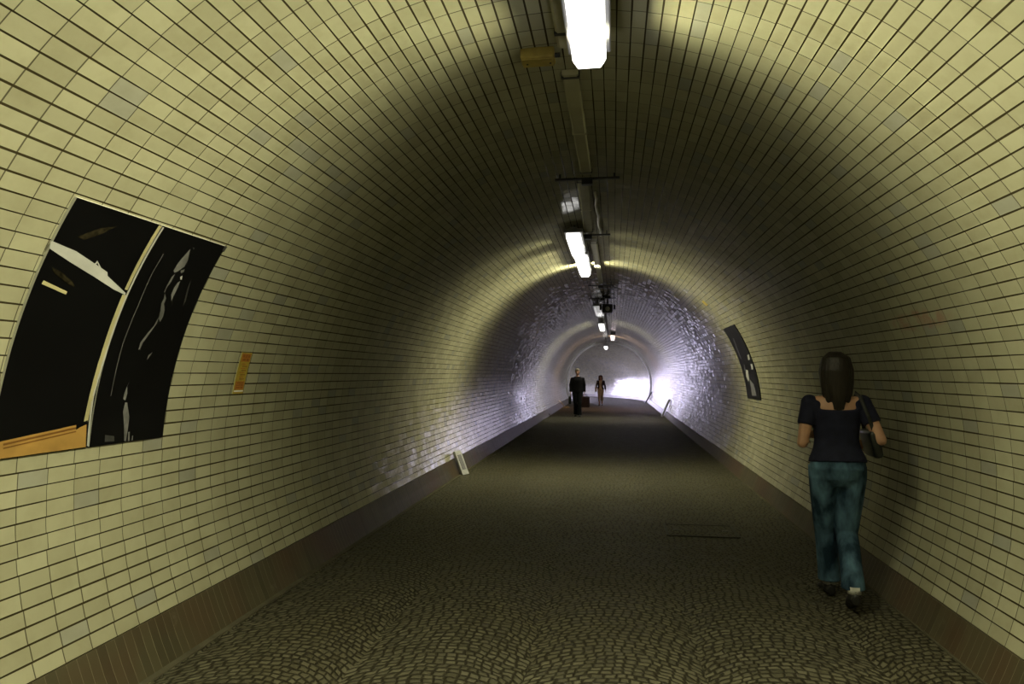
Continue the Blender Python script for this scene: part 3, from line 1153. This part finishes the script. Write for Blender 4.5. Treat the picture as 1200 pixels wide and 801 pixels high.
def person(loc, rz, label, cfg):
    k = cfg['h']/1.70
    root = empty('person', loc, label, 'person', None, rz)
    J = {n: Vector(p)*k for n, p in cfg['joints'].items()}
    wv = cfg.get('wide', 1.0)
    kk = k*wv
    vox = cfg.get('vox', .0065)
    # ---- body: one skin from head to foot
    bm = bmesh.new()
    tilt = Matrix.Rotation(cfg.get('nod', 0), 3, 'X') @ Matrix.Rotation(cfg.get('turn', 0), 3, 'Z')
    at = head_skin(bm, J['head'], k, tilt)
    tube(bm, [J['chest']+Vector((0, -.01, .08))*k, J['neck'], J['head']+Vector((0, -.012, -.03))*k], [(.062*k, .06*k), (.047*k, .05*k), (.047*k, .05*k)], 16)
    tr = cfg['torso']       # list of (z, half width, half depth, y)
    tube(bm, [Vector((x, y, z))*k for z, a, b, y, x in tr], [(a*kk, b*k) for z, a, b, y, x in tr], 24, flat=Vector((0, 1, 0)))
    for sd, s in (('l', -1), ('r', 1)):
        sh, el, wr = J['sh_'+sd], J['el_'+sd], J['wr_'+sd]
        ell(bm, sh, (.052*kk, .052*k, .050*k))
        tube(bm, [sh+Vector((-s*.06, 0, .0))*k, sh, sh.lerp(el, .35), sh.lerp(el, .75), el], [.05*kk, .047*kk, .045*kk, .040*kk, .036*k], 14)
        tube(bm, [sh.lerp(el, .9), el, el.lerp(wr, .3), el.lerp(wr, .75), wr], [.036*k, .037*k, .038*k, .030*k, .025*k], 14)
        ell(bm, el, .037*k, 10, 8)
        hand(bm, wr, cfg['hand_'+sd][0], cfg['hand_'+sd][1], cfg['hand_'+sd][2], k, cfg['hand_'+sd][3])
        hp, kn, an, to = J['hip_'+sd], J['kn_'+sd], J['an_'+sd], J['toe_'+sd]
        tube(bm, [hp+Vector((0, 0, .06))*k, hp, hp.lerp(kn, .4), hp.lerp(kn, .85), kn], [.088*kk, .086*kk, .076*kk, .058*k, .052*k], 16)
        tube(bm, [hp.lerp(kn, .92), kn, kn.lerp(an, .3)+Vector((0, -.012, 0))*k, kn.lerp(an, .7), an], [.052*k, .052*k, .054*k, .040*k, .033*k], 16)
        ell(bm, kn, .053*k, 12, 8)
        tube(bm, [an+Vector((0, -.03, -.02))*k, an+(to-an)*.4+Vector((0, 0, -.005))*k, to], [(.030*k, .034*k), (.036*k, .026*k), (.030*k, .014*k)], 12, flat=Vector((0, 0, 1)))
    fuse('body', bm, M['skin'], root, vox, 4)
    # ---- eyes and lips
    for s in (-1, 1):
        b = bmesh.new()
        ell(b, at(s*.032, .076, .010), .0105*k, 10, 8)
        link('eye', b, M['eye'], root, True)
    b = bmesh.new()
    tube(b, [at(-.024, .078, -.060), at(0, .089, -.058), at(.024, .078, -.060)], [.004*k, .0075*k, .004*k], 8)
    link('mouth', b, M['lip'], root, True)
    # ---- clothes
    for name, mat, build in cfg['clothes']:
        b = bmesh.new()
        build(b, J, k, kk, tr, at)
        fuse(name, b, M[mat], root, vox, cfg.get('csm', 5))
    b = bmesh.new()
    cfg['hair'][1](b, J, k, at, tilt)
    fuse('hair', b, M[cfg['hair'][0]], root, vox, 9)
    for sd in 'lr':
        an, to = J['an_'+sd], J['toe_'+sd]
        b = bmesh.new()
        d = (to-an)
        sole = Vector((0, 0, -.035))*k
        heel = an+Vector((0, -.045, -.045))*k
        tube(b, [heel+Vector((0, -.012, 0))*k, heel+Vector((0, .03, .005))*k, an+d*.45+Vector((0, 0, -.012))*k, to, to+d.normalized()*.03*k],
             [(.026*k, .034*k), (.036*k, .038*k), (.043*k, .032*k), (.042*k, .022*k), (.025*k, .012*k)], 16, flat=Vector((0, 0, 1)))
        tube(b, [an+Vector((0, -.01, -.05))*k, an+Vector((0, -.01, .02))*k], [.040*k, .040*k], 14)
        sh = fuse('shoe', b, M['shoe'], root, vox*.8, 3)
        if cfg.get('sock'):
            b = bmesh.new()
            tube(b, [an+Vector((0, -.008, -.01))*k, an+Vector((0, -.008, .035))*k], [.0425*k, .041*k], 14)
            link('sock_cuff', b, M['sole'], sh, True)
    return root


def top_builder(pad, z0, z1, sleeve, flare=0.0, low_neck=None):
    """shirt or jacket: torso shell from hem z0 to z1 and sleeves covering `sleeve` of the arm (upper arm = 1, forearm to 2)"""
    def f(b, J, k, kk, tr, at):
        pts, rr = [], []
        zs = [z0+(z1-z0)*i/14 for i in range(15)]
        for z in zs:
            lo = max([q for q in tr if q[0] <= z], key=lambda q: q[0])
            hi = min([q for q in tr if q[0] >= z], key=lambda q: q[0])
            t = 0 if hi[0] == lo[0] else (z-lo[0])/(hi[0]-lo[0])
            w, d, y, x = (lo[i]+(hi[i]-lo[i])*t for i in (1, 2, 3, 4))
            e = pad+flare*max(0, 1-(z-z0)/.25)
            pts.append(Vector((x, y, z))*k)
            rr.append(((w+e)*kk, (d+e)*k))
        tube(b, pts, rr, 28, flat=Vector((0, 1, 0)))
        for sd, s in (('l', -1), ('r', 1)):
            sh, el, wr = J['sh_'+sd], J['el_'+sd], J['wr_'+sd]
            ell(b, sh, ((.049+pad*.7)*kk, (.050+pad*.8)*k, (.048+pad*.7)*k))
            ell(b, sh+Vector((-s*.035, 0, -.02))*k, (.05*kk, (.055+pad)*k, (.045+pad*.7)*k))
            u = min(sleeve, 1)
            tube(b, [sh, sh.lerp(el, u*.5), sh.lerp(el, u)], [(.045+pad*.8)*kk, (.045+pad*.9)*kk, (.045+pad)*kk], 16)
            if sleeve > 1:
                tube(b, [sh.lerp(el, .9), el, el.lerp(wr, (sleeve-1)*.5), el.lerp(wr, sleeve-1)], [.042*k+pad*k, .042*k+pad*k, .036*k+pad*k, .034*k+pad*k], 14)
    return f


def trouser_builder(pad, top, hem, flare=.0, crop=1.0):
    def f(b, J, k, kk, tr, at):
        pts, rr = [], []
        for z, a, bb, y, x in tr:
            if z <= top+.001:
                pts.append(Vector((x, y, z))*k)
                rr.append(((a+pad)*kk, (bb+pad)*k))
        tube(b, pts, rr, 24, flat=Vector((0, 1, 0)))
        for sd in 'lr':
            hp, kn, an = J['hip_'+sd], J['kn_'+sd], J['an_'+sd]
            tube(b, [hp+Vector((0, 0, .06))*k, hp, hp.lerp(kn, .4), hp.lerp(kn, .85), kn],
                 [(.088+pad)*kk, (.087+pad)*kk, (.078+pad)*kk, (.064+pad)*k, (.058+pad)*k], 18)
            e = kn.lerp(an, crop)
            tube(b, [hp.lerp(kn, .9), kn, kn.lerp(e, .35)+Vector((0, -.01, 0))*k, kn.lerp(e, .75), e, e+Vector((0, 0, -hem))*k],
                 [(.06+pad)*k, (.058+pad)*k, (.058+pad)*k, (.052+pad+flare*.6)*k, (.050+pad+flare)*k, (.052+pad+flare)*k], 18)
    return f


def long_hair(length, width, back=-.075):
    def f(b, J, k, at, tilt):
        h = J['head']
        ell(b, at(0, -.018, .034), (.087*k, .100*k, .096*k), 22, 14, tilt)
        for i in range(-4, 5):                # overlapping locks from the crown down the back
            a = i/4
            x = a*.082*width
            wob = .010*sin(i*2.3)
            ln = length*(1-.22*a*a)-.02*((i*i) % 3)
            yb = back-.030+.055*a*a
            tube(b, [h+Vector((x*.30, -.015, .118))*k, h+Vector((x*.85, yb*.95, .078))*k, h+Vector((x, yb-.012, .0))*k, h+Vector((x*1.0, yb-.010, -.08))*k,
                     h+Vector((x*.92+wob, yb-.006, -.08-ln*.55))*k, h+Vector((x*.72+wob*1.5, yb+.006, -.08-ln))*k],
                 [(.020*k, .014*k), (.026*k, .022*k), (.029*k, .024*k), (.028*k, .022*k), (.023*k, .017*k), (.009*k, .007*k)], 10)
        for s in (-1, 1):                     # sides past the ears
            tube(b, [at(s*.055, .03, .08), at(s*.082, .020, .0), at(s*.082, .0, -.08), h+Vector((s*.072, -.02, -.10-length*.45))*k],
                 [(.022*k, .034*k), (.018*k, .034*k), (.018*k, .030*k), (.009*k, .012*k)], 10)
    return f


def short_hair():
    def f(b, J, k, at, tilt):
        ell(b, at(0, -.026, .044), (.084*k, .094*k, .088*k), 20, 12, tilt)
        ell(b, at(0, .045, .085), (.060*k, .045*k, .030*k), 16, 8, tilt)
        for s in (-1, 1):
            ell(b, at(s*.072, -.015, .03), (.014*k, .036*k, .045*k), 10, 8, tilt)
    return f


WT = [  # z, half width, half depth, y, x  - woman's torso
    (.80, .070, .070, -.01, 0), (.86, .150, .105, -.012, 0), (.92, .168, .118, -.02, 0), (.98, .158, .108, -.012, 0), (1.05, .130, .088, .0, 0),
    (1.12, .124, .086, .004, 0), (1.20, .138, .098, .008, 0), (1.28, .150, .100, .006, 0), (1.34, .158, .085, -.004, 0), (1.385, .130, .066, -.01, 0), (1.42, .065, .052, -.01, 0)]
woman = dict(
    h=1.70, wide=1.0, nod=rad(-6), turn=rad(4),
    torso=WT,
    joints=dict(head=(.0, .012, 1.575), neck=(0, -.004, 1.45), chest=(0, 0, 1.30),
                sh_l=(-.168, -.005, 1.355), el_l=(-.225, -.045, 1.085), wr_l=(-.165, .17, 1.115),
                sh_r=(.168, -.005, 1.355), el_r=(.252, -.085, 1.115), wr_r=(.245, .14, 1.075),
                hip_l=(-.085, 0, .87), kn_l=(-.060, .125, .475), an_l=(-.022, .20, .095), toe_l=(-.035, .34, .03),
                hip_r=(.085, 0, .87), kn_r=(.060, .045, .475), an_r=(.040, -.190, .150), toe_r=(.052, -.075, .032)),
    hand_l=((.5, .8, .1), (.7, -.3, -.3), 1, .7), hand_r=((-.1, 1, -.15), (-.9, 0, -.2), -1, .7),
    clothes=[('tshirt', 'navy', top_builder(.012, .955, 1.325, .55, .012)), ('jeans', 'jeans', trouser_builder(.012, .985, .03, .010, .88))],
    hair=('hair_dark', long_hair(.21, .98)), sock=True)

wp = at_z(990, 712, 0)
print('woman', wp)
WRZ = rad(-4)
wroot = person((wp.x-.01, wp.y+.06, 0), WRZ, 'person walking away by the right wall, long dark hair, navy t-shirt and faded jeans', woman)

# shoulder bag under the right arm: rests against her side
bag = empty('shoulder_bag', wroot.location, 'black shoulder bag tucked under the right arm of the walking person', 'bag', None, WRZ)
bm = bmesh.new()
rotb = Matrix.Rotation(rad(-12), 3, 'Y')
box(bm, (.225, .035, 1.085), (.060, .27, .185), rotb, bev=.022)
link('bag_body', bm, M['bag_black'], bag, True)
bm = bmesh.new()
box(bm, (.252, .035, 1.125), (.016, .26, .10), rotb, bev=.006)
flap = link('flap', bm, M['bag_black'], bag)
bm = bmesh.new()
box(bm, (.266, .035, 1.085), (.006, .03, .02), rotb, bev=.002)
link('buckle', bm, M['grey_metal'], flap)
bm = bmesh.new()
tube(bm, [(.215, -.08, 1.16), (.175, -.105, 1.27), (.135, -.075, 1.40), (.125, 0, 1.425), (.14, .07, 1.39), (.185, .11, 1.27), (.215, .15, 1.16)], [(.012, .004)]*7, 8)
link('strap', bm, M['bag_black'], bag)

MT = [(.80, .080, .075, 0, 0), (.86, .150, .105, 0, 0), (.93, .162, .112, -.005, 0), (1.02, .150, .105, 0, 0), (1.12, .150, .105, .004, 0),
      (1.22, .168, .112, .006, 0), (1.30, .170, .112, .004, 0), (1.36, .155, .092, -.004, 0), (1.41, .100, .070, -.01, 0), (1.445, .06, .055, -.01, 0)]
man = dict(
    h=1.74, wide=1.12, torso=MT, vox=.008, nod=rad(-8),
    joints=dict(head=(0, .012, 1.595), neck=(0, -.002, 1.47), chest=(0, 0, 1.32),
                sh_l=(-.188, -.005, 1.345), el_l=(-.235, -.03, 1.10), wr_l=(-.245, .03, .865),
                sh_r=(.188, -.005, 1.345), el_r=(.245, -.03, 1.10), wr_r=(.250, .08, .87),
                hip_l=(-.085, 0, .89), kn_l=(-.075, .10, .49), an_l=(-.065, .10, .095), toe_l=(-.085, .24, .03),
                hip_r=(.085, 0, .89), kn_r=(.078, .04, .49), an_r=(.065, -.10, .11), toe_r=(.085, .03, .032)),
    hand_l=((0, .05, -1), (1, 0, 0), -1, .9), hand_r=((0, .1, -1), (-1, 0, 0), 1, .5),
    clothes=[('jacket', 'black_cloth', top_builder(.016, .86, 1.425, 1.9, .015)), ('trousers', 'black_trousers', trouser_builder(.014, 1.02, .03, .02))],
    hair=('hair_fair', short_hair()))
mp = at_z(677, 488, 0)
print('man', mp)
mroot = person((mp.x, mp.y, 0), pi, 'person in a black jacket and dark trousers walking closer with a case in the hand', man)


def held(name, off, label, cat, parent_root, rz):
    c = Matrix.Rotation(rz, 3, 'Z') @ Vector(off)
    return empty(name, parent_root.location+c, label, cat, None, rz)


# travel case in the hand on the picture's right (his left)
k = 1.74/1.70
case = held('travel_case', (-.262*k, .045*k, .775*k-.43), 'dark brown travel case hanging from the hand of the person in black', 'case', mroot, pi)
bm = bmesh.new()
box(bm, (0, .0, .18), (.34, .13, .40), bev=.03)
link('case_body', bm, M['brown_leather'], case)
bm = bmesh.new()
tube(bm, [(-.07, 0, .37), (-.065, 0, .415), (-.03, 0, .438), (.03, 0, .438), (.065, 0, .415), (.07, 0, .37)], .010, 10)
link('handle', bm, M['black'], case, True)
bm = bmesh.new()
box(bm, (-.12, 0, .19), (.02, .137, .37), bev=.004)
link('edge_band', bm, M['black'], case)
# folded coat over the other hand
coat = held('hand_bag', (.262*k, .10*k, .44*k), 'small black hand bag held on the other side by the person in black', 'bag', mroot, pi)
bm = bmesh.new()
box(bm, (0, 0, .16), (.10, .22, .28), bev=.03)
link('bag_body', bm, M['bag_black'], coat)
bm = bmesh.new()
tube(bm, [(0, -.06, .29), (0, -.055, .335), (0, -.02, .36), (0, .02, .36), (0, .055, .335), (0, .06, .29)], .008, 8)
link('handle', bm, M['black'], coat, True)

girl = dict(
    h=1.50, wide=1.0, torso=WT, vox=.008,
    joints=dict(head=(0, .012, 1.575), neck=(0, -.004, 1.45), chest=(0, 0, 1.30),
                sh_l=(-.168, -.005, 1.355), el_l=(-.235, -.03, 1.10), wr_l=(-.27, .05, .88),
                sh_r=(.168, -.005, 1.355), el_r=(.245, -.05, 1.10), wr_r=(.20, .14, .98),
                hip_l=(-.085, 0, .87), kn_l=(-.075, .03, .475), an_l=(-.07, -.10, .11), toe_l=(-.085, .03, .032),
                hip_r=(.085, 0, .87), kn_r=(.078, .11, .475), an_r=(.07, .13, .095), toe_r=(.085, .27, .03)),
    hand_l=((-.1, .2, -1), (1, 0, 0), -1, .6), hand_r=((-.3, .8, -.4), (-1, 0, 0), 1, .6),
    clothes=[('blouse', 'cream_cloth', top_builder(.008, .88, 1.37, .3)), ('trousers', 'cream_cloth', trouser_builder(.012, .985, .0, .0, .55))],
    hair=('hair_red', long_hair(.14, 1.3, -.06)))


def open_jacket(b, J, k, kk, tr, at):
    """two halves with the front left open"""
    for s in (-1, 1):
        pts, rr = [], []
        for z, w, d, y, x in tr:
            if .86 <= z <= 1.39:
                pts.append(Vector((s*(w*.62), y-.018, z))*k)
                rr.append(((w*.42+.018)*k, (d+.018)*k))
        tube(b, pts, rr, 20, flat=Vector((0, 1, 0)))
    pts = [Vector((0, y-.045, z))*k for z, w, d, y, x in tr if .86 <= z <= 1.39]
    tube(b, pts, [((w*.8)*k, (d*.72+.012)*k) for z, w, d, y, x in tr if .86 <= z <= 1.39], 20, flat=Vector((0, 1, 0)))
    for sd in 'lr':
        sh, el, wr = J['sh_'+sd], J['el_'+sd], J['wr_'+sd]
        ell(b, sh, .066*k)
        tube(b, [sh, sh.lerp(el, .5), el, el.lerp(wr, .5), el.lerp(wr, .9)], [.06*k, .058*k, .052*k, .048*k, .044*k], 14)


girl['clothes'].append(('jacket', 'dark_jacket', open_jacket))
gp = at_z(704, 475, 0)
print('girl', gp)
groot = person((gp.x, gp.y, 0), pi, 'smaller auburn-haired person in a dark open jacket and pale clothes walking closer', girl)
k = 1.5/1.7
tote = held('tote_bag', (.27*k, .04, .80*k), 'pale tote bag at the side of the auburn-haired person', 'bag', groot, pi)
bm = bmesh.new()
box(bm, (0, 0, .10), (.08, .24, .24), bev=.02)
link('bag_body', bm, M['cream_cloth'], tote)
bm = bmesh.new()
tube(bm, [(0, -.07, .21), (-.03, -.05, .36), (-.085, -.02, .49), (-.085, .02, .49), (-.03, .05, .36), (0, .07, .21)], .008, 8)
link('strap', bm, M['cream_cloth'], tote, True)

# ------------------------------------------------------------------ daylight
SKY = 4.5
sd = bpy.data.lights.new('low_sun', 'SUN')       # low hazy sun shining in at the portal
sd.energy = 27
sd.angle = rad(46)
sd.color = (.76, .70, 1.0)
so = bpy.data.objects.new('low_sun', sd)
COL.objects.link(so)
az, el = rad(36), rad(6)
so.location = (-20, 75, 8)
so.rotation_euler = Vector((-sin(az)*cos(el), cos(az)*cos(el), sin(el))).to_track_quat('Z', 'Y').to_euler()
w = bpy.data.worlds.new('daylight')
S.world = w
w.use_nodes = True
bg = w.node_tree.nodes['Background']
bg.inputs[0].default_value = (.74, .70, 1.0, 1)
wt = w.node_tree
tc = wt.nodes.new('ShaderNodeTexCoord')
sx = wt.nodes.new('ShaderNodeSeparateXYZ')
wt.links.new(tc.outputs['Generated'], sx.inputs[0])
mr = wt.nodes.new('ShaderNodeMapRange')          # horizon made dark to shield the upper bend wall, bright overcast sky above it
mr.interpolation_type = 'SMOOTHSTEP'
wt.links.new(sx.outputs[2], mr.inputs[0])
for i_, v_ in enumerate((.055, .16, .05, SKY)):
    mr.inputs[i_+1].default_value = v_
wt.links.new(mr.outputs[0], bg.inputs[1])
pd = bpy.data.lights.new('sky_portal', 'AREA')
pd.shape = 'RECTANGLE'
pd.size = 5.2
pd.size_y = 3.7
pd.cycles.is_portal = True
po = bpy.data.objects.new('sky_portal', pd)
COL.objects.link(po)
c, rt = frame(SE)
fw = Vector((-rt.y, rt.x, 0))
po.location = c+fw*.05+Vector((0, 0, 1.7))
po.rotation_euler = fw.to_track_quat('Z', 'Y').to_euler()

S.view_settings.view_transform = 'Standard'
S.view_settings.look = 'None'
S.view_settings.gamma = 1
S.view_settings.exposure = 0
S.view_settings.use_curve_mapping = False
S.cycles.use_denoising = True
S.cycles.max_bounces = 8
S.cycles.diffuse_bounces = 2
S.cycles.glossy_bounces = 4
S.cycles.sample_clamp_indirect = 8
S.cycles.caustics_reflective = True
